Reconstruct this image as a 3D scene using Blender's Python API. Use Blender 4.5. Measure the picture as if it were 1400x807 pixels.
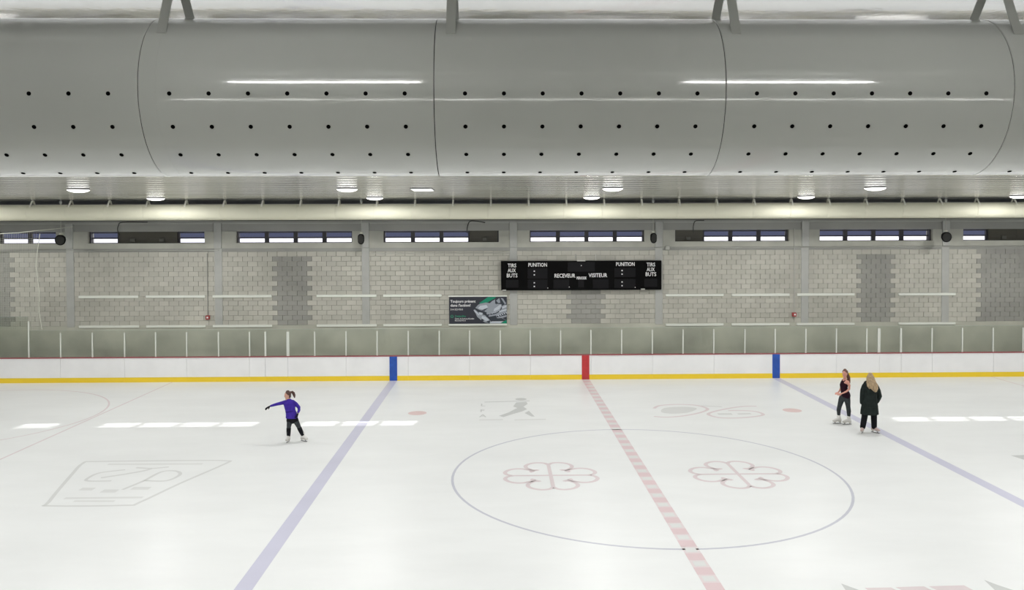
import bpy, bmesh, math, random
from mathutils import Vector, Matrix
random.seed(7)
C = bpy.context.scene.collection
for o in list(bpy.data.objects): bpy.data.objects.remove(o)

# ------------------------------------------------------------------ camera
YAW, PITCH, ROLL = 0.01821, -0.01933, -0.00335
cam_d = bpy.data.cameras.new('camera'); cam = bpy.data.objects.new('camera', cam_d); C.objects.link(cam)
_f = Vector((math.sin(YAW), math.cos(YAW), 0)); _r = Vector((math.cos(YAW), -math.sin(YAW), 0)); _u = Vector((0, 0, 1))
f2 = _f*math.cos(PITCH)+_u*math.sin(PITCH); u2 = -_f*math.sin(PITCH)+_u*math.cos(PITCH)
r3 = _r*math.cos(ROLL)+u2*math.sin(ROLL); u3 = -_r*math.sin(ROLL)+u2*math.cos(ROLL)
cam.matrix_world = Matrix(((r3.x, u3.x, -f2.x, -3.4933), (r3.y, u3.y, -f2.y, -19.1396), (r3.z, u3.z, -f2.z, 5.6974), (0, 0, 0, 1)))
cam_d.sensor_fit = 'HORIZONTAL'; cam_d.sensor_width = 36; cam_d.lens = 1109.05/1400*36
cam_d.shift_y = -58.77/1400; cam_d.clip_start = .05; cam_d.clip_end = 1000
bpy.context.scene.camera = cam

# ------------------------------------------------------------------ world, sun, exposure
w = bpy.data.worlds.new('world'); bpy.context.scene.world = w; w.use_nodes = True
nt = w.node_tree; bg = nt.nodes['Background']
tc = nt.nodes.new('ShaderNodeTexCoord'); sp = nt.nodes.new('ShaderNodeSeparateXYZ'); rp = nt.nodes.new('ShaderNodeValToRGB')
nt.links.new(tc.outputs['Generated'], sp.inputs[0]); nt.links.new(sp.outputs['Z'], rp.inputs[0]); nt.links.new(rp.outputs[0], bg.inputs[0])
rp.color_ramp.elements[0].position = 0.0; rp.color_ramp.elements[0].color = (.10, .11, .18, 1)
rp.color_ramp.elements[1].position = .6; rp.color_ramp.elements[1].color = (.10, .15, .35, 1)
bg.inputs[1].default_value = 1.0
sd = bpy.data.lights.new('sun', 'SUN'); sun = bpy.data.objects.new('sun', sd); C.objects.link(sun)
sd.energy = 8; sd.angle = math.radians(.7); sd.color = (1, .97, .92)
sun.rotation_euler = Vector((-1.25, -8.95, -5.68)).to_track_quat('-Z', 'Y').to_euler()
LAMP_W = 124
vs = bpy.context.scene.view_settings
bpy.context.scene.display_settings.display_device = 'sRGB'
vs.view_transform = 'Standard'; vs.look = 'None'; vs.gamma = 1; vs.use_curve_mapping = False; vs.exposure = 0.0

# ------------------------------------------------------------------ helpers
def mat(name, col, rough=.6, metal=0, spec=.5, emit=None, es=1, noise=None, bump=None, coat=0):
    """noise=(scale, amount) colour variation; bump=(scale, strength, distance)"""
    m = bpy.data.materials.new(name); m.use_nodes = True
    t = m.node_tree; b = t.nodes['Principled BSDF']
    b.inputs['Base Color'].default_value = (*col, 1); b.inputs['Roughness'].default_value = rough
    b.inputs['Metallic'].default_value = metal; b.inputs['Specular IOR Level'].default_value = spec
    if coat: b.inputs['Coat Weight'].default_value = coat; b.inputs['Coat Roughness'].default_value = .08
    if emit: b.inputs['Emission Color'].default_value = (*emit, 1); b.inputs['Emission Strength'].default_value = es
    if noise or bump:
        g = t.nodes.new('ShaderNodeNewGeometry')
    if noise:
        n = t.nodes.new('ShaderNodeTexNoise'); n.inputs['Scale'].default_value = noise[0]; n.inputs['Detail'].default_value = 6
        t.links.new(g.outputs['Position'], n.inputs['Vector'])
        r = t.nodes.new('ShaderNodeValToRGB'); a = noise[1]
        r.color_ramp.elements[0].position = .3; r.color_ramp.elements[1].position = .7
        r.color_ramp.elements[0].color = (*[c*(1-a) for c in col], 1); r.color_ramp.elements[1].color = (*[min(1, c*(1+a)) for c in col], 1)
        t.links.new(n.outputs['Fac'], r.inputs[0]); t.links.new(r.outputs[0], b.inputs['Base Color'])
    if bump:
        n2 = t.nodes.new('ShaderNodeTexNoise'); n2.inputs['Scale'].default_value = bump[0]; n2.inputs['Detail'].default_value = 5
        t.links.new(g.outputs['Position'], n2.inputs['Vector'])
        bu = t.nodes.new('ShaderNodeBump'); bu.inputs['Strength'].default_value = bump[1]; bu.inputs['Distance'].default_value = bump[2]
        t.links.new(n2.outputs['Fac'], bu.inputs['Height']); t.links.new(bu.outputs[0], b.inputs['Normal'])
    return m

def glass(name, tint, refl=.08, fade=1.0):
    m = bpy.data.materials.new(name); m.use_nodes = True; t = m.node_tree
    for n in list(t.nodes): t.nodes.remove(n)
    o = t.nodes.new('ShaderNodeOutputMaterial'); mx = t.nodes.new('ShaderNodeMixShader')
    tr = t.nodes.new('ShaderNodeBsdfTransparent'); gl = t.nodes.new('ShaderNodeBsdfGlossy'); fr = t.nodes.new('ShaderNodeFresnel')
    tr.inputs[0].default_value = (*tint, 1); gl.inputs['Roughness'].default_value = .02; fr.inputs[0].default_value = 1.3
    t.links.new(fr.outputs[0], mx.inputs[0]); t.links.new(tr.outputs[0], mx.inputs[1]); t.links.new(gl.outputs[0], mx.inputs[2]); t.links.new(mx.outputs[0], o.inputs[0])
    return m

def obj(name, bm, m, parent=None, smooth=False, kind=None, label=None):
    if isinstance(bm, bpy.types.Mesh): me = bm
    else:
        bmesh.ops.recalc_face_normals(bm, faces=bm.faces)
        me = bpy.data.meshes.new(name); bm.to_mesh(me); bm.free()
        if m: me.materials.append(m)
        if smooth:
            for p in me.polygons: p.use_smooth = True
    o = bpy.data.objects.new(name, me); C.objects.link(o)
    if parent: o.parent = parent
    if kind: o['kind'] = kind
    if label: o['label'] = label
    return o
def thing(name, label, cat, loc=(0, 0, 0), rz=0, group=None):
    o = bpy.data.objects.new(name, None); C.objects.link(o); o.location = loc; o.rotation_euler = (0, 0, rz)
    o.empty_display_size = .2
    o['label'] = label; o['category'] = cat
    if group: o['group'] = group
    return o
def tag(o, label, cat, group=None):
    o['label'] = label; o['category'] = cat
    if group: o['group'] = group
    return o
def dup(root, loc, label, group=None):
    r = root.copy(); C.objects.link(r); r.location = loc; r['label'] = label
    if group: r['group'] = group
    for ch in list(root.children):
        c = ch.copy(); C.objects.link(c); c.parent = r
        for g in list(ch.children):
            d = g.copy(); C.objects.link(d); d.parent = c
    return r
def box(bm, x0, x1, y0, y1, z0, z1, bev=0):
    r = bmesh.ops.create_cube(bm, size=1)
    for v in r['verts']:
        v.co = Vector(((x0+x1)/2+v.co.x*(x1-x0), (y0+y1)/2+v.co.y*(y1-y0), (z0+z1)/2+v.co.z*(z1-z0)))
    if bev:
        es = {e for v in r['verts'] for e in v.link_edges}
        bmesh.ops.bevel(bm, geom=list(es), offset=bev, segments=1, affect='EDGES')
    return bm
def B(): return bmesh.new()
def bxo(name, d, m, parent=None, **k):
    bev = k.pop('bev', 0)
    return obj(name, box(B(), *d, bev=bev), m, parent, **k)
def loft(bm, pts, side=(1, 0, 0), n=14, cap=True):
    """pts: (x,y,z,rx,ry) - ellipse radius rx along side, ry across"""
    P = [Vector(p[:3]) for p in pts]; R = [(p[3], p[4] if len(p) > 4 else p[3]) for p in pts]
    if cap:
        t0 = (P[0]-P[1]).normalized(); t1 = (P[-1]-P[-2]).normalized(); q0, q1 = R[0], R[-1]; a0, a1 = min(q0), min(q1)
        P = [P[0]+t0*a0*.85, P[0]+t0*a0*.5]+P+[P[-1]+t1*a1*.5, P[-1]+t1*a1*.85]
        R = [(q0[0]*.4, q0[1]*.4), (q0[0]*.85, q0[1]*.85)]+R+[(q1[0]*.85, q1[1]*.85), (q1[0]*.4, q1[1]*.4)]
    rings = []; S = Vector(side)
    for i, p in enumerate(P):
        t = (P[min(i+1, len(P)-1)]-P[max(i-1, 0)]).normalized()
        s = S-t*S.dot(t)
        if s.length < 1e-3: s = Vector((0, 1, 0))-t*t.y
        s.normalize(); q = t.cross(s)
        rings.append([bm.verts.new(p+s*R[i][0]*math.cos(2*math.pi*k/n)+q*R[i][1]*math.sin(2*math.pi*k/n)) for k in range(n)])
    for a, b in zip(rings, rings[1:]):
        for k in range(n): bm.faces.new((a[k], a[(k+1) % n], b[(k+1) % n], b[k]))
    bm.faces.new(rings[0][::-1]); bm.faces.new(rings[-1])
    return bm
def rod(bm, a, b, r, n=8): return loft(bm, [(*a, r), (*b, r)], side=(.3, .9, .1), n=n, cap=False)
def flatbar(bm, a, b, side, wd, th):
    a, b = Vector(a), Vector(b); t = (b-a).normalized(); s = Vector(side).normalized(); q = t.cross(s).normalized()
    v = [bm.verts.new(p+s*wd/2*i+q*th/2*j) for p in (a, b) for i, j in ((1, 1), (-1, 1), (-1, -1), (1, -1))]
    for f in ((3, 2, 1, 0), (4, 5, 6, 7), (0, 1, 5, 4), (1, 2, 6, 5), (2, 3, 7, 6), (3, 0, 4, 7)): bm.faces.new([v[i] for i in f])
    return bm
def disc(bm, c, r, axis=(0, 0, 1), th=.01, n=24, r2=None):
    a = Vector(axis).normalized(); c = Vector(c)
    r2 = r if r2 is None else r2
    return loft(bm, [(*c, r), (*(c+a*th), r2)], side=(0, 0, 1) if abs(a.z) < .9 else (1, 0, 0), n=n, cap=False)
def poly_xy(bm, pts, z, th=.0006):
    lo = [bm.verts.new((x, y, z)) for x, y in pts]; hi = [bm.verts.new((x, y, z+th)) for x, y in pts]; n = len(pts)
    bm.faces.new(hi); bm.faces.new(lo[::-1])
    for i in range(n): bm.faces.new((lo[i], lo[(i+1) % n], hi[(i+1) % n], hi[i]))
    return bm
def spline(pts, closed=False, k=6):
    P = [Vector(p) for p in pts]; n = len(P); out = []
    rng = range(n) if closed else range(n-1)
    for i in rng:
        if closed: a, b, c, d = P[i-1], P[i], P[(i+1) % n], P[(i+2) % n]
        else: a, b, c, d = P[max(i-1, 0)], P[i], P[i+1], P[min(i+2, n-1)]
        for j in range(k):
            t = j/k
            out.append(.5*((2*b)+(c-a)*t+(2*a-5*b+4*c-d)*t*t+(-a+3*b-3*c+d)*t**3))
    if not closed: out.append(P[-1])
    return out
def ribbon(bm, pts, wd, z, closed=False, th=.0006):
    P = [Vector((p[0], p[1])) for p in pts]; n = len(P); L = []; Rr = []
    for i in range(n):
        if closed: t = P[(i+1) % n]-P[i-1]
        else: t = P[min(i+1, n-1)]-P[max(i-1, 0)]
        t.normalize(); q = Vector((-t.y, t.x))*wd/2
        L.append(bm.verts.new((*(P[i]+q), z+th))); Rr.append(bm.verts.new((*(P[i]-q), z+th)))
    for i in range(n if closed else n-1):
        j = (i+1) % n; bm.faces.new((L[i], L[j], Rr[j], Rr[i]))
    return bm

# ------------------------------------------------------------------ materials
def ice_material(name='ice_material', base=(.785, .80, .795), scratch=True):
    m = bpy.data.materials.new(name); m.use_nodes = True; t = m.node_tree; b = t.nodes['Principled BSDF']
    g = t.nodes.new('ShaderNodeNewGeometry')
    mp = t.nodes.new('ShaderNodeMapping'); mp.inputs['Scale'].default_value = (.35, .9, 1); t.links.new(g.outputs['Position'], mp.inputs[0])
    n = t.nodes.new('ShaderNodeTexNoise'); n.inputs['Scale'].default_value = .9; n.inputs['Detail'].default_value = 8; n.inputs['Roughness'].default_value = .6
    t.links.new(mp.outputs[0], n.inputs['Vector'])
    r = t.nodes.new('ShaderNodeValToRGB'); r.color_ramp.elements[0].position = .32; r.color_ramp.elements[1].position = .68
    r.color_ramp.elements[0].color = (*[c*.955 for c in base], 1); r.color_ramp.elements[1].color = (*[min(1, c*1.015) for c in base], 1)
    t.links.new(n.outputs['Fac'], r.inputs[0]); t.links.new(r.outputs[0], b.inputs['Base Color'])
    rr = t.nodes.new('ShaderNodeMapRange'); rr.inputs['To Min'].default_value = .285; rr.inputs['To Max'].default_value = .36
    n3 = t.nodes.new('ShaderNodeTexNoise'); n3.inputs['Scale'].default_value = 2.2; n3.inputs['Detail'].default_value = 6
    t.links.new(mp.outputs[0], n3.inputs['Vector']); t.links.new(n3.outputs['Fac'], rr.inputs[0]); t.links.new(rr.outputs[0], b.inputs['Roughness'])
    b.inputs['IOR'].default_value = 1.26
    n2 = t.nodes.new('ShaderNodeTexNoise'); n2.inputs['Scale'].default_value = 3; n2.inputs['Detail'].default_value = 9
    t.links.new(g.outputs['Position'], n2.inputs['Vector'])
    bu = t.nodes.new('ShaderNodeBump'); bu.inputs['Strength'].default_value = .04; bu.inputs['Distance'].default_value = .01
    t.links.new(n2.outputs['Fac'], bu.inputs['Height']); t.links.new(bu.outputs[0], b.inputs['Normal'])
    return m
M = {}
M['ice'] = ice_material()
def paint(name, col): return ice_material(name, col)
M['ice_blue'] = paint('ice_blue', (.56, .56, .67)); M['ice_red'] = paint('ice_red', (.68, .54, .555)); M['ice_pale_red'] = paint('ice_pale_red', (.70, .63, .635))
M['ice_circle'] = paint('ice_circle', (.52, .53, .59)); M['ice_pink'] = paint('ice_pink', (.68, .60, .61)); M['ice_grey'] = paint('ice_grey', (.55, .565, .555)); M['ice_dark'] = paint('ice_dark', (.54, .56, .54))
M['ice_soft'] = paint('ice_soft', (.64, .65, .64)); M['ice_faint'] = paint('ice_faint', (.68, .69, .68)); M['ice_hint'] = paint('ice_hint', (.76, .74, .75)); M['ice_spot'] = paint('ice_spot', (.70, .54, .53))
M['board'] = mat('white_board', (.87, .87, .875), .28, noise=(1.5, .03)); M['yellow'] = mat('yellow_kick', (.88, .63, .03), .3)
M['bluep'] = mat('blue_board', (.018, .085, .42), .3, noise=(6, .15)); M['redp'] = mat('red_board', (.52, .035, .04), .3, noise=(6, .12))
M['cap'] = mat('maroon_cap', (.34, .09, .10), .4)
M['post'] = mat('pale_post', (.70, .72, .66), .35)
M['glass'] = glass('rink_glass', (.93, .945, .925)); M['edge'] = mat('glass_edge', (.42, .50, .45), .3)
M['concrete'] = mat('concrete', (.30, .30, .26), .85, noise=(.8, .12), bump=(20, .2, .01))
M['base'] = mat('parged_base', (.50, .50, .425), .8, noise=(.55, .22), bump=(9, .2, .01))
M['mortar'] = mat('mortar', (.365, .36, .315), .9, noise=(3, .1))
M['pilaster'] = mat('pilaster_paint', (.46, .465, .44), .8, noise=(1.4, .08))
M['beam'] = mat('beam_paint', (.34, .34, .315), .6, noise=(.6, .08)); M['sill'] = mat('sill_concrete', (.46, .46, .405), .8, noise=(1.2, .1))
M['darksteel'] = mat('dark_steel', (.10, .10, .085), .6); M['steel'] = mat('light_steel', (.55, .55, .52), .35, metal=.3)
M['frame'] = mat('window_frame', (.035, .033, .04), .5); M['louver'] = mat('fan_louver', (.075, .07, .055), .55)
M['pane'] = glass('clear_pane', (.97, .97, .98)); M['tint'] = glass('upper_glass', (.93, .935, .95))
M['black'] = mat('matt_black', (.006, .006, .006), .9, spec=.1); M['scoreblack'] = mat('score_black', (.003, .003, .003), .7, spec=.08); M['scorepanel'] = mat('score_panel', (.008, .0075, .009), .35, spec=.15)
M['rail'] = mat('sign_rail', (.82, .84, .77), .4)
M['white'] = mat('white_print', (.85, .85, .85), .5); M['nozzle'] = mat('nozzle_dark', (.004, .004, .004), 1, spec=0)
M['cable'] = mat('cable', (.04, .04, .038), .6)
M['rope'] = mat('rope', (.75, .76, .66), .7); M['conduit'] = mat('conduit', (.52, .52, .48), .4, metal=.2)

def block_material(name, cols, mort=False):
    m = bpy.data.materials.new(name); m.use_nodes = True; t = m.node_tree; b = t.nodes['Principled BSDF']
    g = t.nodes.new('ShaderNodeNewGeometry'); s = t.nodes.new('ShaderNodeSeparateXYZ'); t.links.new(g.outputs['Position'], s.inputs[0])
    def M1(op, a, v=None, c=None):
        n = t.nodes.new('ShaderNodeMath'); n.operation = op
        t.links.new(a, n.inputs[0])
        if v is not None:
            if isinstance(v, (int, float)): n.inputs[1].default_value = v
            else: t.links.new(v, n.inputs[1])
        return n.outputs[0]
    row = M1('FLOOR', M1('DIVIDE', M1('SUBTRACT', s.outputs['Z'], 2.05), .2032))
    par = M1('MULTIPLY', M1('MODULO', M1('ADD', row, 40.), 2.), .2032)
    col = M1('FLOOR', M1('DIVIDE', M1('ADD', M1('SUBTRACT', s.outputs['X'], par), 50*.4064), .4064))
    cb = t.nodes.new('ShaderNodeCombineXYZ'); t.links.new(row, cb.inputs[0]); t.links.new(col, cb.inputs[1])
    wn = t.nodes.new('ShaderNodeTexWhiteNoise'); t.links.new(cb.outputs[0], wn.inputs['Vector'])
    r = t.nodes.new('ShaderNodeValToRGB'); e = r.color_ramp.elements
    e[0].position = 0; e[0].color = (*cols[0], 1); e[1].position = 1; e[1].color = (*cols[-1], 1)
    for i, c in enumerate(cols[1:-1]): q = e.new((i+1)/(len(cols)-1)); q.color = (*c, 1)
    t.links.new(wn.outputs['Value'], r.inputs[0])
    n = t.nodes.new('ShaderNodeTexNoise'); n.inputs['Scale'].default_value = .45; n.inputs['Detail'].default_value = 5; t.links.new(g.outputs['Position'], n.inputs['Vector'])
    mr = t.nodes.new('ShaderNodeMapRange'); mr.inputs['From Min'].default_value = .3; mr.inputs['From Max'].default_value = .7; mr.inputs['To Min'].default_value = .87; mr.inputs['To Max'].default_value = 1.1
    t.links.new(n.outputs['Fac'], mr.inputs[0])
    vm = t.nodes.new('ShaderNodeVectorMath'); vm.operation = 'SCALE'; t.links.new(r.outputs[0], vm.inputs[0]); t.links.new(mr.outputs[0], vm.inputs['Scale'])
    t.links.new(vm.outputs[0], b.inputs['Base Color']); b.inputs['Roughness'].default_value = .85; b.inputs['Specular IOR Level'].default_value = .3
    n2 = t.nodes.new('ShaderNodeTexNoise'); n2.inputs['Scale'].default_value = 40; t.links.new(g.outputs['Position'], n2.inputs['Vector'])
    bu = t.nodes.new('ShaderNodeBump'); bu.inputs['Strength'].default_value = .25; bu.inputs['Distance'].default_value = .004
    t.links.new(n2.outputs['Fac'], bu.inputs['Height']); t.links.new(bu.outputs[0], b.inputs['Normal'])
    return m
M['block'] = block_material('pale_block', [(.50, .49, .43), (.525, .515, .455), (.54, .525, .465), (.58, .565, .50)])
M['dblock'] = block_material('dark_block', [(.34, .335, .31), (.36, .355, .325), (.32, .32, .29)])

def ceiling_material():
    m = bpy.data.materials.new('foil_ceiling'); m.use_nodes = True; t = m.node_tree; b = t.nodes['Principled BSDF']
    b.inputs['Base Color'].default_value = (.80, .80, .79, 1); b.inputs['Metallic'].default_value = .85; b.inputs['Roughness'].default_value = .16
    g = t.nodes.new('ShaderNodeNewGeometry')
    mp = t.nodes.new('ShaderNodeMapping'); mp.inputs['Scale'].default_value = (.12, 1.0, 1); t.links.new(g.outputs['Position'], mp.inputs[0])
    wv = t.nodes.new('ShaderNodeTexWave'); wv.bands_direction = 'Y'; wv.inputs['Scale'].default_value = .35; wv.inputs['Distortion'].default_value = 1.2; wv.inputs['Detail'].default_value = 3
    t.links.new(mp.outputs[0], wv.inputs['Vector'])
    n = t.nodes.new('ShaderNodeTexNoise'); n.inputs['Scale'].default_value = 13; n.inputs['Detail'].default_value = 4; t.links.new(g.outputs['Position'], n.inputs['Vector'])
    b1 = t.nodes.new('ShaderNodeBump'); b1.inputs['Strength'].default_value = .8; b1.inputs['Distance'].default_value = .05; t.links.new(wv.outputs['Fac'], b1.inputs['Height'])
    b2 = t.nodes.new('ShaderNodeBump'); b2.inputs['Strength'].default_value = .5; b2.inputs['Distance'].default_value = .006; t.links.new(n.outputs['Fac'], b2.inputs['Height'])
    mp2 = t.nodes.new('ShaderNodeMapping'); mp2.inputs['Scale'].default_value = (.015, .9, 1); t.links.new(g.outputs['Position'], mp2.inputs[0])
    n2 = t.nodes.new('ShaderNodeTexNoise'); n2.inputs['Scale'].default_value = 1.6; n2.inputs['Detail'].default_value = 4; t.links.new(mp2.outputs[0], n2.inputs['Vector'])
    cr_ = t.nodes.new('ShaderNodeValToRGB'); cr_.color_ramp.elements[0].position = .35; cr_.color_ramp.elements[1].position = .65
    cr_.color_ramp.elements[0].color = (.60, .60, .60, 1); cr_.color_ramp.elements[1].color = (.90, .90, .90, 1)
    t.links.new(n2.outputs['Fac'], cr_.inputs[0]); t.links.new(cr_.outputs[0], b.inputs['Base Color'])
    t.links.new(b1.outputs[0], b2.inputs['Normal']); t.links.new(b2.outputs[0], b.inputs['Normal'])
    return m
M['ceil'] = ceiling_material()

# ------------------------------------------------------------------ the setting
XL, XR = -31.5, 31.5
YW = 14.6
floor = bxo('floor', (XL, XR, -16.0, 12.95, -.12, 0), M['ice'], kind='structure')
bxo('floor_walkway', (XL, XR, 12.95, 15.1, -.12, 0), M['concrete'], kind='structure')
bxo('floor_stand', (XL, XR, -24.0, -16.0, 3.9, 4.08), M['concrete'], kind='structure')
bxo('trim_1', (XL, XR, -16.2, -16.0, 0, 3.9), M['concrete'], kind='structure')
bxo('ceiling', (XL, XR, -24.2, 13.0, 7.15, 7.3), M['ceil'], kind='structure')
bxo('ceiling_recess', (XL, XR, 13.0, 15.3, 7.6, 7.75), M['darksteel'], kind='structure')
bxo('wall_front', (XL, XR, -24.2, -24.0, 0, 7.15), M['sill'], kind='structure')
bxo('wall_left', (XL-.2, XL, -24.2, 15.3, 0, 7.75), M['sill'], kind='structure')
bxo('wall_right', (XR, XR+.2, -24.2, 15.3, 0, 7.75), M['sill'], kind='structure')

WZ0, WZ1 = 5.46, 5.93
wins = [-26.42+6.07*k for k in range(8)]
bm = B()
box(bm, XL, XR, YW+.025, 15.1, 0, WZ0)
box(bm, XL, XR, YW+.12, 15.1, 6.33, 7.6)
xs = [XL]+[v for s in wins for v in (s, s+4.78)]+[XR]
for a, b in zip(xs[::2], xs[1::2]): box(bm, a, b, YW+.025, 15.1, WZ0, 6.35)
wall = obj('wall_back', bm, M['mortar'], kind='structure')
bxo('parged_base', (XL, XR, YW-.01, YW+.03, 0, 2.05), M['base'], wall)
bxo('sill_band', (XL, XR, YW-.04, YW+.03, 5.24, WZ0), M['sill'], wall)
bxo('sill_drip', (XL, XR, YW-.015, YW+.03, 5.10, 5.24), M['beam'], wall)
cols = [-27.17, -21.09, -15.02, -8.95, -2.82, 3.25, 9.39, 15.33, 21.4]
cw = [.36]*9
for a, b in zip([XL]+[c+.17 for c in cols], [c-.17 for c in cols]+[XR]):
    bxo('lintel_beam', (a, b, YW+.0, YW+.13, WZ1+.01, 6.25), M['beam'], wall)
    bxo('beam_flange', (a, b, YW-.08, YW+.13, 6.25, 6.29), M['pilaster'], wall)
for a, b in zip(xs[::2], xs[1::2]): bxo('pier_panel', (a, b, YW-.03, YW+.03, WZ0, WZ1+.01), M['sill'], wall)
bxo('top_rail', (XL, XR, YW-.12, YW+.13, 6.29, 6.36), M['beam'], wall)
bxo('eave_purlin', (XL, XR, YW-.2, YW+.13, 7.02, 7.07), M['beam'], wall)
bxo('eave_angle', (XL, XR, YW+.02, YW+.13, 6.36, 7.02), M['darksteel'], wall)
for c in cols: bxo('pilaster', (c-.155, c+.155, YW-.022, YW+.03, 2.0, 5.24), M['pilaster'], wall, bev=.006); bxo('column_head', (c-.155, c+.155, YW-.09, YW+.03, 5.24, 6.36), M['pilaster'], wall, bev=.01)

# concrete blocks: 300 nearest one by one, the rest joined
dark = [(-32, -23.45, 2, 5.2), (-12.66, -11.2, 2, 4.9), (-.57, .9, 2, 3.6), (11.62, 13.2, 2, 4.9), (16.72, 32, 2, 5.2)]
cells = []
nrow = 15; bh = .2032; bw = .4064
for r in range(nrow):
    z0 = 2.05+r*bh; off = .2032*(r % 2)
    for c in range(-80, 81):
        x0 = c*bw+off; x1 = x0+bw; cx = (x0+x1)/2
        if x1 < XL+.4 or x0 > XR-.4: continue
        if any(a-.155 < x0+.03 and x1-.03 < a+.155 for a in cols): continue
        cells.append((cx, z0+bh/2, any(d[0] < cx < d[1] and d[2] < z0+bh/2 < d[3] for d in dark)))
cells.sort(key=lambda c: (c[0]+3.49)**2+(c[1]-5.7)**2*3)
hid = lambda c: -3.3 < c[0] < 3.3 and 3.5 < c[1] < 4.62 or -5.4 < c[0] < -3.2 and 2.1 < c[1] < 3.2
vis = [c for c in cells if not hid(c)][:300]; vs_ = set(vis); rest = [c for c in cells if c not in vs_]
meshes = {}
for dk, m in ((False, M['block']), (True, M['dblock'])):
    for k in range(2):
        b_ = box(B(), -bw/2+.006, bw/2-.006, 0, .03, -bh/2+.006, bh/2-.006, bev=.004)
        me = bpy.data.meshes.new('block'); bmesh.ops.recalc_face_normals(b_, faces=b_.faces); b_.to_mesh(me); b_.free(); me.materials.append(m); meshes[(dk, k)] = me
for cx, cz, dk in vis:
    o = bpy.data.objects.new('block', meshes[(dk, 0)]); C.objects.link(o); o.parent = wall
    o.location = (cx, YW+random.uniform(-.003, .002), cz)
for dk, m in ((False, M['block']), (True, M['dblock'])):
    bm = B()
    for cx, cz, d in rest:
        if d == dk:
            y = YW+random.uniform(-.003, .002); box(bm, cx-bw/2+.006, cx+bw/2-.006, y, y+.03, cz-bh/2+.006, cz+bh/2-.006)
    obj('far_blocks', bm, m, wall, kind='stuff')

# windows: upper tinted pane, lower clear pane, mullions; some bays closed by a dark fan panel
closed = {1: (1, 2), 3: (3,), 5: (0,), 7: (1, 2, 3)}
for i, s in enumerate(wins):
    nW = 4.78
    yb = YW+.25
    bm = B(); box(bm, s, s+nW, yb, yb+.08, WZ0, WZ0+.025); box(bm, s, s+nW, yb, yb+.08, 6.27, 6.33); box(bm, s, s+.05, YW+.13, yb+.08, WZ0, 6.3); box(bm, s+nW-.05, s+nW, YW+.13, yb+.08, WZ0, 6.3)
    wdw = obj('window_%d' % (i+1), bm, M['frame'], kind='structure')
    pw = nW/4
    bxo('head_bar', (s+.03, s+nW-.03, yb-.02, yb+.05, 5.875, 5.93), M['frame'], wdw)
    for k in range(1, 4):
        bxo('mullion', (s+k*pw-.085, s+k*pw+.085, yb-.03, yb+.06, WZ0+.005, 6.29), M['frame'], wdw)
    for k in range(4):
        a, b = s+k*pw+(.05 if k == 0 else .085), s+(k+1)*pw-(.05 if k == 3 else .085)
        if k in closed.get(i, ()):
            p_ = bxo('fan_panel', (a-.09, b+.09, yb-.11, yb-.04, WZ0+.01, 6.1), M['louver'], wdw, bev=.01, label='dark brown closed fan panel')
            bxo('panel_rib', (a, b, yb-.13, yb-.12, WZ0+.17, WZ0+.185), M['darksteel'], p_)
            bxo('panel_box', ((a+b)/2-.1, (a+b)/2+.1, yb-.20, yb-.12, WZ0+.05, WZ0+.2), M['darksteel'], p_, bev=.015)
            continue
        sash = bxo('transom', (a, b, yb-.02, yb+.06, WZ0+.185, WZ0+.24), M['frame'], wdw)
        bm = flatbar(B(), (a+b and (a+b)/2, yb+.0, WZ0+.02), ((a+b)/2, yb+.03, WZ0+.205), (1, 0, 0), b-a, .006)
        obj('lower_pane', bm, M['pane'], sash)
        bxo('upper_pane', (a, b, yb+.03, yb+.036, WZ0+.24, 6.28), M['tint'], sash)
bxo('floor_outside', (-170, 170, 15.1, 175, 5.25, 5.445), mat('snow', (.80, .80, .86), .8, noise=(.1, .05)), kind='structure')   # snowy flat roof outside, just under the sills
bxo('trim_2', (-2.6, 9.6, 15.1, 16.15, 6.42, 6.52), M['concrete'], kind='structure')   # unseen slab added outside to keep direct sun out of the middle windows
# ------------------------------------------------------------------ dasher boards
ZB = .986; XB = 26.8
boards = thing('dasher_boards', 'white rink boards with yellow kick strip and maroon top along the far side', 'rink boards', (0, 12.95, 0))
gates = [(-12.661, -11.774), (11.774, 12.66)]
posts = [-21.903+1.2265*k for k in (-4, -3, -2, -1)]+[-21.903, -20.666, -19.428, -18.173, -16.96, -15.745, -14.5, -13.281, -12.661, -11.774, -10.724, -9.486, -8.261, -7.033, -5.805, -4.603, -3.385, -2.195, -.988, .22, 1.445, 2.671, 3.899, 5.128, 6.377, 7.593, 8.827, 10.055, 11.282, 11.774, 12.66, 13.917, 15.146, 16.391, 17.609]+[17.609+1.23*k for k in range(1, 8)]
bl = sorted([posts[0]-.9]+posts[1::2]+[g for q in gates for g in q]+[26.8])
bl = [x for i, x in enumerate(bl) if i == 0 or x-bl[i-1] > .3]
stripes = [(-7.62, M['bluep'], 'blue_stripe'), (0, M['redp'], 'red_stripe'), (7.62, M['bluep'], 'blue_stripe')]
for a, b in zip(bl, bl[1:]):
    isg = any(abs(a-g[0]) < .02 for g in gates)
    p_ = bxo('gate' if isg else 'board_panel', (a+.004, b-.004, 0 if not isg else .006, .10, .19, ZB-.03), M['board'], boards, bev=.003)
    bxo('kick_plate', (a+.002, b-.002, -.012, .10, 0, .19), M['yellow'], p_)
for x, m, n in stripes: bxo(n, (x-.15, x+.15, -.014, .03, 0.0, ZB-.02), m, boards)
bxo('cap_rail', (bl[0], bl[-1], -.02, .13, ZB-.03, ZB+.01), M['cap'], boards, bev=.006)
gl = thing('rink_glass', 'row of clear glass panels between pale posts on top of the far rink boards', 'glass', (0, 13.0, ZB+.01))
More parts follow.
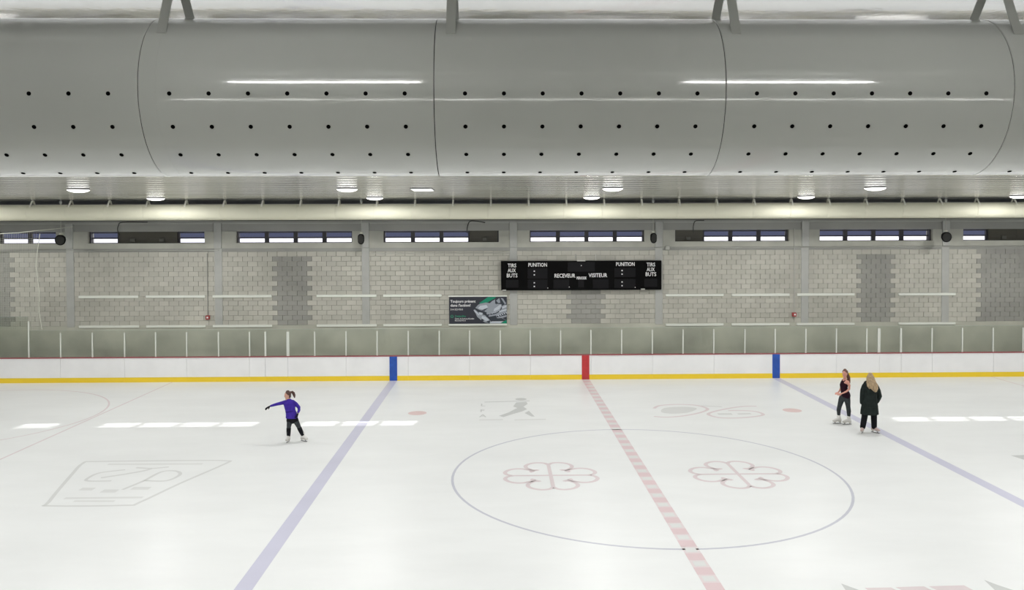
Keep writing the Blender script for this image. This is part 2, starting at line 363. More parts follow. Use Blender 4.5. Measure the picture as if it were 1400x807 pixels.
for i, (a, b) in enumerate(zip(posts, posts[1:])):
    h = (2.58 if b < -21.8 else 2.04)-ZB
    g = bxo('glass_panel', (a+.012, b-.012, -.006, .006, 0, h), M['glass'], gl)
    bxo('panel_edge', (a+.012, b-.012, -.007, .007, h, h+.008), M['edge'], g)
for i, x in enumerate(posts):
    thick = .055 if (abs(x+11.774) < .01 or abs(x-11.774) < .01) else (.035 if abs(abs(x)-12.66) < .01 else .024)
    h = (2.42 if x < -21.5 else 1.955)-ZB
    bxo('post', (x-thick, x+thick, -.03, .03, 0, h), M['post'], gl, bev=.006)

# ------------------------------------------------------------------ markings frozen in the ice (children of the floor)
Z0 = .0004
def deco(name, bm, m, lab=None): return obj(name, bm, m, floor, label=lab)
for s in (-1, 1): deco('blue_line', poly_xy(B(), [(s*7.62-.15, -15.8), (s*7.62+.15, -15.8), (s*7.62+.15, 12.94), (s*7.62-.15, 12.94)], Z0), M['ice_blue'])
bm = B()
deco('centre_line', poly_xy(bm, [(-.15, -15.8), (.15, -15.8), (.15, 12.94), (-.15, 12.94)], Z0), M['ice_pale_red'])
bm = B(); y = -15.6
while y < 12.7:
    poly_xy(bm, [(-.15, y), (.15, y), (.15, y+.3), (-.15, y+.3)], Z0+.0008); y += .62
deco('centre_line_squares', bm, M['ice_red'], 'darker pink squares checkered along the line')
bm = B(); y = -15.6+.36
while y < 12.7:
    poly_xy(bm, [(-.10, y), (.10, y), (.10, y+.2), (-.10, y+.2)], Z0+.0008); y += .62
deco('centre_line_gaps', bm, M['ice_faint'], 'paler gaps inside the line')
def circ(cx, cy, r, n=96, a0=0, a1=2*math.pi): return [(cx+r*math.cos(a0+(a1-a0)*k/n), cy+r*math.sin(a0+(a1-a0)*k/n)) for k in range(n)]
deco('centre_circle', ribbon(B(), circ(0, 0, 4.57), .06, Z0, True), M['ice_circle'])
for s in (-1, 1):
    deco('end_circle', ribbon(B(), circ(s*21.0, 6.9, 4.6), .06, Z0+.0004, True), M['ice_pink'])
    deco('thin_line', poly_xy(B(), [(s*16.3-.03, -15.8), (s*16.3+.03, -15.8), (s*16.3+.03, 12.94), (s*16.3-.03, 12.94)], Z0), M['ice_pink'])
    deco('face_off_spot', poly_xy(B(), circ(s*6.09, 7.0, .30, 28), Z0), M['ice_spot'])
# rosettes of four looped petals
def rosette(cx, cy, rot):
    bm = B()
    def P(r, a): return (cx+r*math.cos(a+rot), cy+r*math.sin(a+rot))
    R = 1.12
    for q in range(4):
        a0 = q*math.pi/2
        for sgn in (1, -1):
            base = a0+(0 if sgn > 0 else math.pi/2)
            pts = [P(R*r, base+sgn*math.radians(d)) for r, d in ((.80, 0), (.93, 5), (1.0, 14), (.98, 25), (.90, 34), (.78, 40), (.66, 42), (.55, 42), (.48, 37), (.50, 30))]
            ribbon(bm, spline(pts, False, 4), .10, Z0); poly_xy(bm, circ(*P(R*.5, base+sgn*math.radians(40)), .07, 12), Z0+.001)
    for k in range(4): ribbon(bm, [P(.0, 0), P(R*.84, k*math.pi/2)], .09, Z0+.0007+.0003*k)
    deco('rosette_emblem', bm, M['ice_pink'], 'pale red four petal rosette outline')
rosette(-2.24, .05, .0); rosette(2.24, .03, .0)
# shield-shaped logo on the left
bm = B()
ribbon(bm, spline([(-13.19, -1.55), (-13.02, -1.83), (-11.43, -1.84), (-11.21, -1.67), (-10.86, -.33), (-10.34, 1.34), (-10.43, 1.56), (-11.27, 1.61), (-13.67, 1.59), (-13.98, 1.47), (-13.73, .39)], True, 4), .085, Z0, True)
ribbon(bm, spline([(-12.55, -.08), (-13.12, -.06), (-13.21, .27), (-13.12, .6), (-12.64, .83)]), .08, Z0)
ribbon(bm, spline([(-12.91, .17), (-12.47, .46), (-12.13, .74), (-12.02, .97)]), .10, Z0+.0003)
ribbon(bm, spline([(-12.45, 1.0), (-12.02, .93), (-11.66, 1.04)]), .09, Z0+.0006)
ribbon(bm, spline([(-11.78, -.08), (-11.26, -.11), (-11.13, .37), (-11.35, .68), (-11.67, .62), (-11.79, -.1), (-11.98, -.76)]), .085, Z0+.0009)
shield = deco('shield_emblem', bm, M['ice_soft'], 'grey shield outline with a looped monogram')
bm = B()
for a, b, wd in (((-13.3, 1.33), (-10.92, 1.29), .11), ((-12.96, -.68), (-12.65, -.69), .2), ((-12.4, -.84), (-12.05, -.85), .22), ((-11.81, -.66), (-11.4, -.67), .2), ((-12.98, -1.33), (-11.28, -1.32), .12), ((-12.67, -1.53), (-11.78, -1.56), .1)):
    ribbon(bm, [a, b], wd, Z0)
deco('shield_lettering', bm, M['ice_faint'])
# player silhouette
bm = B()
ribbon(bm, [(-3.95, 8.66), (-2.39, 8.82)], .10, Z0)
poly_xy(bm, circ(-2.68, 9.12, .2, 20), Z0)
poly_xy(bm, [(-2.86, 8.57), (-2.51, 8.66), (-2.48, 8.3), (-2.64, 7.85), (-2.84, 7.65), (-2.98, 7.91)], Z0+.001)
poly_xy(bm, [(-2.84, 7.65), (-2.64, 7.85), (-2.53, 7.45), (-2.71, 7.12), (-3.04, 6.71), (-3.32, 6.32), (-3.46, 6.5), (-3.14, 6.99), (-2.94, 7.46)], Z0+.002)
poly_xy(bm, [(-2.63, 6.88), (-2.48, 7.21), (-2.33, 6.37), (-2.43, 6.38)], Z0+.001)
deco('player_emblem', bm, M['ice_grey'], 'grey silhouette of a striding player')
bm = B(); ribbon(bm, [(-4.07, 5.95), (-3.33, 5.97)], .14, Z0); ribbon(bm, [(-2.98, 5.91), (-2.0, 5.97)], .14, Z0)
deco('player_caption', bm, M['ice_faint'])
# looped number emblem
bm = B()
ribbon(bm, spline([(1.66, 7.44), (1.94, 7.88), (2.58, 8.06), (3.17, 7.88), (3.4, 7.31), (3.02, 6.76), (2.36, 6.3), (1.8, 6.14), (1.43, 6.26)]), .11, Z0)
ribbon(bm, spline([(5.14, 7.67), (4.65, 7.64), (3.91, 7.22), (3.25, 6.61), (3.33, 6.13), (3.7, 5.95), (4.31, 6.03), (4.92, 6.35), (4.87, 6.83), (4.47, 7.02), (4.01, 7.03)]), .11, Z0+.0008)
deco('looped_emblem', bm, M['ice_pink'], 'two pale red loops crossing each other')
bm = B(); poly_xy(bm, [tuple(v) for v in spline([(2.03, 7.5), (2.69, 7.66), (3.07, 7.4), (2.65, 6.8), (2.07, 6.65), (1.79, 6.9)], True, 4)], Z0)
ribbon(bm, [(3.3, 7.80), (3.96, 7.62)], .1, Z0); ribbon(bm, [(3.53, 6.53), (3.98, 6.52)], .22, Z0); ribbon(bm, [(4.16, 6.51), (4.6, 6.56)], .16, Z0)
deco('looped_emblem_fill', bm, M['ice_soft'])
bm = B()
for p_ in ([(2.11, -6.08), (2.30, -6.34), (2.45, -6.9), (2.0, -6.9)], [(4.52, -6.0), (4.62, -6.2), (5.1, -6.9), (4.4, -6.8)], [(9.73, 1.44), (10.3, 1.5), (9.86, .83)]): poly_xy(bm, p_, Z0)
deco('arrow_marks', bm, M['ice_grey'])
bm = B()
for p_ in ([(2.42, -6.25), (2.85, -6.25), (3.1, -6.9), (2.5, -6.9)], [(2.93, -6.24), (3.4, -6.22), (3.65, -6.9), (3.18, -6.9)], [(3.48, -6.22), (4.07, -6.2), (4.25, -6.9), (3.73, -6.9)]): poly_xy(bm, p_, Z0)
deco('pink_marks', bm, M['ice_pink'])

# ------------------------------------------------------------------ text helper
def text_bm(bm, s, size, x, z, y, sx=1.0, off=0.0, align='LEFT', plane='XZ', ext=.002):
    cu = bpy.data.curves.new('t', 'FONT'); cu.body = s; cu.size = size; cu.align_x = align; cu.offset = off; cu.extrude = ext; cu.resolution_u = 2
    o = bpy.data.objects.new('t', cu); C.objects.link(o); bpy.context.view_layer.update()
    me = bpy.data.meshes.new_from_object(o.evaluated_get(bpy.context.evaluated_depsgraph_get()))
    for v in me.vertices:
        a, b, c = v.co
        v.co = (x+a*sx, y-c, z+b) if plane == 'XZ' else (x+a*sx, z+b, y+c)
    bm.from_mesh(me); bpy.data.objects.remove(o); bpy.data.curves.remove(cu); bpy.data.meshes.remove(me)
    return bm
bm = B()
for s, z in (('L', 8.0), ('F', 7.1), ('A', 6.35)): text_bm(bm, s, .55, -4.08, z, Z0+.001, sx=.6, off=.01, plane='XY', ext=.0002)
deco('emblem_letters', bm, M['ice_grey'])

# ------------------------------------------------------------------ scoreboard
sb = thing('scoreboard', 'long black scoreboard with white lettering hung on the block wall', 'scoreboard', (-.008, YW-.05, 3.46))
SW, SH = 6.66, 1.215
def sc(u, v): return (-SW/2+(u-83)/1220*SW, SH-(v-90)/222*SH)
bxo('case', (-SW/2, SW/2, -.16, 0, 0, SH), M['scoreblack'], sb, bev=.01)
for u0, u1, v0, v1 in ((590, 795, 100, 172), (285, 435, 145, 225), (285, 435, 232, 300), (945, 1105, 145, 215), (945, 1105, 230, 298), (120, 215, 232, 292), (480, 600, 232, 300), (670, 712, 232, 292), (780, 900, 232, 300), (1172, 1270, 228, 290)):
    a, b = sc(u0, v1), sc(u1, v0); bxo('display_panel', (a[0], b[0], -.166, -.155, a[1], b[1]), M['scorepanel'], sb)
for s, u, v, hpx, wd in (('TIRS', 166, 137, 28, 64), ('AUX', 164, 174, 28, 60), ('BUTS', 166, 213, 29, 80), ('PUNITION', 361, 133, 28, 140), ('RECEVEUR', 566, 216, 29, 156), ('PERIODE', 693, 230, 20, 74),
                        ('VISITEUR', 818, 214, 29, 140), ('PUNITION', 1027, 130, 28, 140), ('TIRS', 1222, 134, 28, 64), ('AUX', 1220, 171, 28, 60), ('BUTS', 1221, 208, 29, 80)):
    h = hpx/222*SH; size = h/.70
    cu = bpy.data.curves.new('t', 'FONT'); cu.body = s; cu.size = size; o = bpy.data.objects.new('t', cu); C.objects.link(o); bpy.context.view_layer.update()
    wn_ = o.dimensions.x; bpy.data.objects.remove(o)
    x, z = sc(u, v); sx = (wd/1220*SW)/wn_
    obj('lettering', text_bm(B(), s, size, x, z, -.168, sx=sx, off=.003, align='CENTER'), M['white'], sb)
bm = B()
for u, v in ((335, 167), (335, 195), (335, 255), (335, 283), (1002, 165), (1002, 192), (1002, 252), (1002, 280)):
    x, z = sc(u, v); box(bm, x-.027, x+.027, -.172, -.16, z-.024, z+.024)
for u, v in ((437, 295), (600, 288), (1102, 293), (692, 126)):
    x, z = sc(u, v); box(bm, x-.015, x+.015, -.172, -.16, z-.015, z+.015)
obj('dots', bm, M['white'], sb)
for u0, u1, v in ((660, 722, 90), (92, 120, 312), (1145, 1175, 308)):
    a = sc(u0, v); b = sc(u1, v); bxo('bracket', (a[0], b[0], -.18, 0, a[1]-.02, a[1]+.03), M['conduit'], sb)
for u in (650, 806): 
    x = sc(u, 0)[0]; bm = rod(B(), (x, -.02, SH), (x, -.02, SH+.28), .018); obj('hanger', bm, M['conduit'], sb)

# ------------------------------------------------------------------ poster
ps = thing('poster', 'dark advertising poster with hockey skates, white slogan and green logo on block wall', 'poster', (-4.302, YW-.03, 1.99))
PW, PH = 2.40, 1.26
def pc(u, v): return (-PW/2+(u-190)/992*PW, PH-(v-105)/540*PH)
def pm(name, col, r=.45): return mat(name, col, r)
pd, pg, pgr, pgl, pgd = pm('poster_dark', (.028, .030, .045)), pm('poster_green', (0, .25, .14)), pm('poster_grey', (.33, .36, .41)), pm('poster_light', (.58, .62, .68)), pm('poster_ink', (.03, .04, .055))
a, b = pc(190, 610), pc(1182, 128)
bxo('sheet', (a[0], b[0], -.02, .0, a[1], b[1]), pd, ps)
for v0, v1 in ((105, 130), (612, 645)):
    a, b = pc(178, v1), pc(1184, v0); bxo('edge_rail', (a[0], b[0], -.05, .02, a[1], b[1]), M['rail'], ps, bev=.005)
def ppoly(bm, pts, y):
    q = [pc(*p) for p in pts]; th = .002
    fr = [bm.verts.new((x, y-th, z)) for x, z in q]; bk = [bm.verts.new((x, y, z)) for x, z in q]; n = len(q)
    bm.faces.new(fr); bm.faces.new(bk[::-1])
    for i in range(n): bm.faces.new((fr[i], fr[(i+1) % n], bk[(i+1) % n], bk[i]))
def pset(name, polys, y, m, lab=None):
    bm = B()
    for i, p in enumerate(polys): ppoly(bm, p, y-.0003*(i % 7))
    return obj(name, bm, m, ps, label=lab)
# crop 2 coordinates (645..698 px) -> poster crop coordinates
def q2(pts): return [((645-600+x/16.81)*12.727, (400-395+y/16.81)*12.727) for x, y in pts]
pset('green_band', [q2([(380, 92), (560, 92), (540, 120), (400, 200), (330, 250), (200, 262), (180, 235)])], -.021, pg, 'green band')
pset('green_corner', [q2([(800, 640), (800, 718), (670, 718), (740, 665)])], -.021, pg, 'green corner')
pset('skate_picture', [q2([(90, 350), (150, 280), (200, 250), (330, 225), (420, 240), (470, 190), (540, 160), (520, 250), (640, 260), (800, 280), (800, 460), (700, 480), (560, 560), (400, 560), (300, 430), (190, 400)]),
                       q2([(45, 400), (80, 385), (150, 450), (230, 470), (330, 540), (420, 640), (470, 700), (400, 715), (300, 690), (220, 640), (130, 560), (100, 490)]),
                       q2([(460, 200), (540, 150), (540, 260)]), q2([(560, 180), (635, 120), (660, 230), (610, 240)]), q2([(665, 118), (720, 130), (790, 250), (760, 270)]), q2([(560, 580), (800, 520), (800, 560), (700, 590), (790, 640), (600, 600)])], -.023, pgr, 'grey pair of laced hockey skates')
pset('skate_highlights', [q2([(420, 700), (470, 668), (730, 668), (660, 715), (420, 718)]), q2([(60, 400), (110, 430), (180, 520), (160, 525), (70, 430)]), q2([(180, 450), (260, 470), (230, 520), (170, 500)]), q2([(240, 540), (330, 560), (400, 640), (330, 660), (230, 600)]),
                          q2([(200, 300), (340, 280), (380, 340), (250, 390), (150, 360)]), q2([(520, 370), (660, 270), (680, 300), (640, 380), (500, 440)]), q2([(700, 330), (800, 290), (800, 330), (700, 370)]), q2([(640, 420), (800, 380), (800, 410), (620, 460)])]
     + [q2([(590+45*k, 520-16*k), (610+45*k, 512-16*k), (640+45*k, 548-16*k), (620+45*k, 556-16*k)]) for k in range(5)] + [q2([(460+38*k, 470-16*k), (478+38*k, 462-16*k), (486+38*k, 486-18*k), (468+38*k, 494-18*k)]) for k in range(5)], -.026, pgl)
pset('skate_shadows', [q2([(430, 490), (560, 470), (650, 400), (690, 320), (690, 370), (640, 440), (560, 490), (430, 520)]), q2([(330, 510), (420, 500), (400, 530), (350, 540), (370, 580), (330, 560)]), q2([(410, 560), (560, 530), (560, 600), (680, 590), (780, 640), (700, 665), (430, 640)]),
                       q2([(280, 440), (350, 455), (340, 475), (270, 480), (290, 520), (260, 510)]), q2([(230, 410), (380, 350), (300, 420)]), q2([(230, 600), (330, 610), (260, 665), (220, 650)]), q2([(660, 150), (760, 270), (690, 310), (680, 230)]), q2([(100, 375), (200, 400), (260, 440), (180, 440)]),
                       q2([(540, 200), (560, 270), (600, 240), (560, 180)]), q2([(580, 556), (780, 490), (800, 510), (600, 570)]), q2([(330, 680), (430, 640), (410, 718)])], -.0245, pgd)
for s, u, v, h, wd in (('Toujours présent', 213, 232, 46, 430), ("dans l'action!", 213, 303, 46, 340), ('514 322-9310', 213, 370, 30, 212), ('Caisse du Sault-au-Récollet', 288, 532, 24, 330), ('Montréal-Nord', 288, 565, 24, 182)):
    hh = h/540*PH; size = hh/.70
    cu = bpy.data.curves.new('t', 'FONT'); cu.body = s; cu.size = size; o = bpy.data.objects.new('t', cu); C.objects.link(o); bpy.context.view_layer.update(); wn_ = o.dimensions.x; bpy.data.objects.remove(o)
    x, z = pc(u, v); obj('slogan', text_bm(B(), s, size, x, z, -.024, sx=wd/992*PW/wn_, off=.0035 if h > 40 else .001), M['white'], ps)
bm = B(); x, z = pc(290, 490); text_bm(bm, 'Desjardins', .115, x, z, -.024, sx=.92, off=.002)
x, z = pc(240, 478); n = 6
for k in range(6):
    a0, a1 = math.radians(60*k+30), math.radians(60*k+90); ro, ri = .066, .043
    v = [bm.verts.new((x+r*math.cos(t), -.025, z+r*math.sin(t))) for r, t in ((ro, a0), (ro, a1), (ri, a1), (ri, a0))]; bm.faces.new(v)
obj('green_logo', bm, mat('logo_green', (.02, .27, .15), .5), ps)

# ------------------------------------------------------------------ sign rails (empty advert holders)
rx = [(-20.749, -18.296), (-17.995, -15.564), (-15.264, -12.825), (-10.984, -8.505), (-8.232, -5.805), (3.536, 5.963), (6.301, 8.735), (9.044, 11.485), (13.344, 15.765)]
where = ['leftmost in the photo', 'second from the left', 'just left of the left dark block strip', 'just right of the left dark block strip', 'next to the skate poster on its left',
         'first to the right of the scoreboard', 'second to the right of the scoreboard', 'just left of the right dark block strip', 'rightmost in the photo']
for (a, b), wh in zip(rx, where):
    z0 = 2.03 if a < 0 else 1.985; zt = 3.26 if a < 0 else 3.22
    if a > 13: zt = 3.215
    t = thing('sign_holder', 'empty pair of pale sign rails, '+wh, 'sign holder', ((a+b)/2, YW-.015, z0), 0, 'empty sign rails on the wall')
    h = (b-a)/2
    bxo('lower_rail', (-h, h, -.035, .015, -.055, .04), M['rail'], t, bev=.004)
    bxo('upper_rail', (-h, h, -.035, .015, zt-z0-.055, zt-z0+.05), M['rail'], t, bev=.004)

# ------------------------------------------------------------------ wall small items
bm = B()
for (x, z, lab) in ((-15.453, 2.388, 'left'), (8.92, 2.385, 'right')):
    t = thing('fire_alarm', 'small red alarm box on a vertical conduit, %s of the two' % lab, 'alarm', (x, YW-.075, z), 0, 'red alarm boxes on the wall')
    bxo('alarm_box', (-.075, .075, -.07, .075, -.085, .085), mat('alarm_red', (.38, .05, .05), .4), t, bev=.012)
    bxo('alarm_face', (-.03, .04, -.08, -.068, -.03, .04), M['white'], t, bev=.004)
    obj('conduit', rod(B(), (0, -.0, .085), (0, -.0, (2.65 if x < 0 else 3.6)), .016), M['conduit'] if x > 0 else M['beam'], t)
t = thing('wall_conduit', 'thin horizontal conduit under the windows on the left half of the wall', 'conduit', (0, YW-.06, 5.14))
obj('tube', rod(B(), (-24, 0, 0.02), (-15.0, 0, .02), .013), M['conduit'], t)
t = thing('wall_conduit', 'thin horizontal conduit with a junction box right of the scoreboard', 'conduit', (0, YW-.06, 5.2))
obj('tube', rod(B(), (3.0, 0, 0), (19.0, 0, 0), .013), M['conduit'], t)
bxo('junction_box', (3.52, 3.69, -.05, .05, -.08, .08), M['conduit'], t, bev=.01)
t = thing('wall_conduit', 'thin horizontal conduit between the left speaker and the scoreboard', 'conduit', (0, YW-.06, 5.0))
obj('tube', rod(B(), (-8.7, 0, .02), (-3.0, 0, .02), .013), M['conduit'], t)
# black cables feeding the fan panels
for pts, lab in ((((-17.85, 6.33), (-18.85, 6.33), (-19.02, 6.2), (-19.06, 6.0), (-18.98, 5.8)), 'black cable looping down to the fan panel in the leftmost full window'),
                 (((-4.0, 6.27), (-4.35, 6.33), (-4.62, 6.32), (-4.72, 6.1), (-4.74, 5.85)), 'black cable looping down to the fan panel left of the scoreboard'),
                 (((5.1, 6.33), (4.75, 6.31), (4.66, 6.1), (4.66, 5.85)), 'black cable looping down to the fan panel right of the scoreboard')):
    sp_ = spline([(p[0], 0, p[1]) for p in pts], False, 5)
    bm = loft(B(), [(p.x, YW-.16, p.z, .018) for p in sp_], side=(0, 1, 0), n=8)
    tag(obj('fan_cable', bm, M['cable'], smooth=True), lab, 'cable', 'cables of the fan panels')

# ------------------------------------------------------------------ speakers hung on rods
def capsule(bm, hw, hh, dep):
    n = 24; fr = []; bk = []
    for k in range(n):
        a = 2*math.pi*k/n; x = hw*math.cos(a); z = (hh-hw)*(1 if math.sin(a) > 0 else -1)+hw*math.sin(a) if abs(math.sin(a)) > 1e-6 else 0
        fr.append((x, -dep/2, z)); bk.append((x*.72, dep/2, z*.8))
    f = [bm.verts.new(v) for v in fr]; b_ = [bm.verts.new(v) for v in bk]
    bm.faces.new(f); bm.faces.new(b_[::-1])
    for i in range(n): bm.faces.new((f[i], f[(i+1) % n], b_[(i+1) % n], b_[i]))
    bmesh.ops.bevel(bm, geom=list(f[0].link_faces[0].edges) if False else [e for e in bm.edges if all(v.co.y < 0 for v in e.verts)], offset=.02, segments=2, affect='EDGES')
    return bm
for x, hw, rz, lab in ((-20.97, .20, .25, 'black hanging speaker at the far left beside the netting'), (-8.97, .127, 0, 'narrow black hanging speaker left of the poster, between two windows'),
                       (2.84, .127, 0, 'narrow black hanging speaker above the right end of the scoreboard'), (14.84, .19, -.25, 'black hanging speaker at the far right of the wall')):
    t = thing('hanging_speaker', lab, 'speaker', (x, 13.7, 5.62), 0, 'speakers hung before the far wall')
    s_ = obj('speaker_case', capsule(B(), hw, .215, .3), M['black'], t); s_.rotation_euler = (.1, 0, rz)
    obj('grille', capsule(B(), hw*.88, .19, .03), mat('speaker_grille', (.012, .012, .010), .7), s_).location = (0, -.16, 0)
    bm = rod(B(), (0, 0, .24), (0, 0, 1.98), .012); obj('drop_rod', bm, M['conduit'], t)
    obj('yoke', box(B(), -.05, .05, -.06, .06, .2, .26, bev=.01), M['rope'], t)
    obj('ceiling_knob', loft(B(), [(0, 0, 1.42, .03), (0, 0, 1.5, .055), (0, 0, 1.58, .03)], n=10), M['rope'], t)

# ------------------------------------------------------------------ netting at left
nt_ = thing('safety_net', 'fine netting hung from a pale rope at the far left over the end glass', 'net', (0, 13.06, 0))
top = [(-27.0, 5.55), (-24.6, 5.76), (-23.3, 5.86), (-22.3, 5.90), (-21.65, 5.98)]
bm = loft(B(), [(x, 0, z, .016) for x, z in top], side=(0, 1, 0), n=6); obj('top_rope', bm, M['rope'], nt_)
obj('tie_rope', loft(B(), [(-21.65, 0, 5.98, .012), (-21.2, .5, 6.05, .012), (-20.9, 1.4, 6.15, .012)], side=(0, 1, 0), n=6), M['rope'], nt_)
side_ = [(-21.45, 5.86), (-21.55, 5.2), (-21.62, 4.6), (-21.5, 3.6), (-21.52, 2.8), (-21.42, 2.1)]
obj('side_rope', loft(B(), [(x, 0, z, .012) for x, z in side_], side=(0, 1, 0), n=6), M['rope'], nt_)
def topz(x):
    for (a, za), (b, zb) in zip(top, top[1:]):
        if a <= x <= b: return za+(zb-za)*(x-a)/(b-a)
    return 5.9
bm = B(); x = -26.9
while x < -21.55:
    flatbar(bm, (x, 0, 2.05), (x, 0, topz(x)), (1, 0, 0), .0035, .002); x += .07
z = 2.1
while z < 5.7:
    flatbar(bm, (-27, .002, z), (-21.56, .002, z), (0, 0, 1), .0035, .002); z += .07
obj('mesh', bm, M['rope'], nt_, kind='stuff')

# ------------------------------------------------------------------ ducts
def ell(a, b, th): return (a*math.cos(th), b*math.sin(th))
def duct_section(L, a, b, mt, gap=.004, n=72):
    bm = B(); rings = []
    for x, k in ((gap/2, .985), (gap/2, .998), (gap/2+.004, 1.0), (L-gap/2-.004, 1.0), (L-gap/2, .998), (L-gap/2, .985)):
        rings.append([bm.verts.new((x, a*k*math.cos(2*math.pi*i/n), b*k*math.sin(2*math.pi*i/n))) for i in range(n)])
    for p, q in zip(rings, rings[1:]):
        for i in range(n): bm.faces.new((p[i], p[(i+1) % n], q[(i+1) % n], q[i]))
    bmesh.ops.split_edges(bm, edges=[e for e in bm.edges if abs(e.verts[0].co.x-e.verts[1].co.x) < 1e-6 and (abs(e.verts[0].co.x-gap/2-.004) < 1e-5 or abs(e.verts[0].co.x-L+gap/2+.004) < 1e-5)])
    return bm
M['duct'] = mat('duct_paint', (.70, .715, .685), .10, spec=1, noise=(.9, .02), bump=(1.2, .02, .01), coat=1)
M['strap'] = mat('duct_strap', (.36, .37, .35), .3)
DA, DB, DZ, DY = .405, .452, 6.50, -14.39
big = thing('ventilation_duct', 'huge glossy grey foreground ventilation duct with rows of small round holes', 'duct', (-5.394, DY, DZ), -.0*YAW)
L = 1.566
# one section mesh with its holes, flange, strap and V hanger shared by every section
sec = bpy.data.objects.new('t', None)
bm = duct_section(L, DA, DB, M['duct']); bmesh.ops.recalc_face_normals(bm, faces=bm.faces)
me_sec = bpy.data.meshes.new('duct_section'); bm.to_mesh(me_sec); bm.free(); me_sec.materials.append(M['duct'])
for p in me_sec.polygons: p.use_smooth = True
bm = B()
for ang in (5, 27.6, 50.5, 75):
    th = math.radians(180+ang)
    for k in range(7):
        x = .166+.2075*k; y, z = ell(DA, DB, th); nrm = Vector((0, math.cos(th)/DA, math.sin(th)/DB)).normalized()
        disc(bm, Vector((x, y, z))-nrm*.004, .0115, nrm, .0055, 14)
bmesh.ops.recalc_face_normals(bm, faces=bm.faces)
me_hole = bpy.data.meshes.new('air_holes'); bm.to_mesh(me_hole); bm.free(); me_hole.materials.append(M['nozzle'])
def ring(x0, x1, k, m, nm):
    bm = B(); n = 72; R_ = []
    for x, s in ((x0, k-.01), (x0, k), (x1, k), (x1, k-.01)): R_.append([bm.verts.new((x, DA*s*math.cos(2*math.pi*i/n), DB*s*math.sin(2*math.pi*i/n))) for i in range(n)])
    for p, q in zip(R_, R_[1:]):
        for i in range(n): bm.faces.new((p[i], p[(i+1) % n], q[(i+1) % n], q[i]))
    bmesh.ops.recalc_face_normals(bm, faces=bm.faces)
    bmesh.ops.split_edges(bm, edges=[e for e in bm.edges if abs(e.verts[0].co.x-e.verts[1].co.x) < 1e-6])
    me = bpy.data.meshes.new(nm); bm.to_mesh(me); bm.free(); me.materials.append(m)
    for p in me.polygons: p.use_smooth = True
    return me
me_seam = ring(-.006, .006, .99, M['nozzle'], 'joint_gap'); me_strap = ring(.004, .094, 1.002, M['duct'], 'joint_collar')
bm = B(); xh = .085
flatbar(bm, (xh, -.30, .305), (xh, -.148, .645), (1, 0, 0), .052, .006)
me_h1 = bpy.data.meshes.new('front_hanger'); bmesh.ops.recalc_face_normals(bm, faces=bm.faces); bm.to_mesh(me_h1); bm.free()
bm = B(); flatbar(bm, (xh, .235, .36), (xh, .0, .645), (1, 0, 0), .052, .006)
me_h2 = bpy.data.meshes.new('rear_hanger'); bmesh.ops.recalc_face_normals(bm, faces=bm.faces); bm.to_mesh(me_h2); bm.free()
M['hang'] = mat('hanger_steel', (.55, .56, .53), .4, metal=.2); me_h1.materials.append(M['hang']); me_h2.materials.append(M['hang'])
for k in range(-5, 7):
    s_ = obj('duct_section', me_sec, None, big); s_.location = (k*L, 0, 0)
    for me in (me_hole, me_seam, me_strap, me_h1, me_h2): obj(me.name.split('.')[0], me, None, s_, kind='stuff' if me is me_hole else None)
# cream duct before the far wall
M['cream'] = mat('cream_duct', (.76, .745, .60), .65, noise=(.7, .02))
M['creamhook'] = mat('cream_hook', (.88, .87, .78), .4)
cr = thing('cream_duct', 'long cream coloured round duct hung above the windows of the far wall', 'duct', (-21.33, 12.4, 6.665))
CL = 1.4665
bm = B(); n = 40; r_ = .305; R_ = []
for x, s in ((.003, .96), (.003, .995), (.01, 1), (CL-.01, 1), (CL-.003, .995), (CL-.003, .96)): R_.append([bm.verts.new((x, r_*s*math.cos(2*math.pi*i/n), r_*s*math.sin(2*math.pi*i/n))) for i in range(n)])
for p, q in zip(R_, R_[1:]):
    for i in range(n): bm.faces.new((p[i], p[(i+1) % n], q[(i+1) % n], q[i]))
bmesh.ops.recalc_face_normals(bm, faces=bm.faces); me_c = bpy.data.meshes.new('duct_section'); bm.to_mesh(me_c); bm.free(); me_c.materials.append(M['cream'])
for p in me_c.polygons: p.use_smooth = True
bm = B(); flatbar(bm, (.12, -.225, .20), (.12, -.03, .46), (1, 0, 0), .06, .02); flatbar(bm, (.12, .03, .46), (.12, .16, .26), (1, 0, 0), .06, .02); box(bm, .09, .15, -.04, .04, .44, .47)
bmesh.ops.recalc_face_normals(bm, faces=bm.faces); me_hk = bpy.data.meshes.new('hook'); bm.to_mesh(me_hk); bm.free(); me_hk.materials.append(M['creamhook'])
for k in range(-6, 32):
    s_ = obj('duct_section', me_c, None, cr); s_.location = (k*CL-.12, 0, 0); obj('hook', me_hk, None, s_)
obj('lower_cable', rod(B(), (-9, -.1, -.33), (47, -.1, -.33), .012), M['darksteel'], cr)

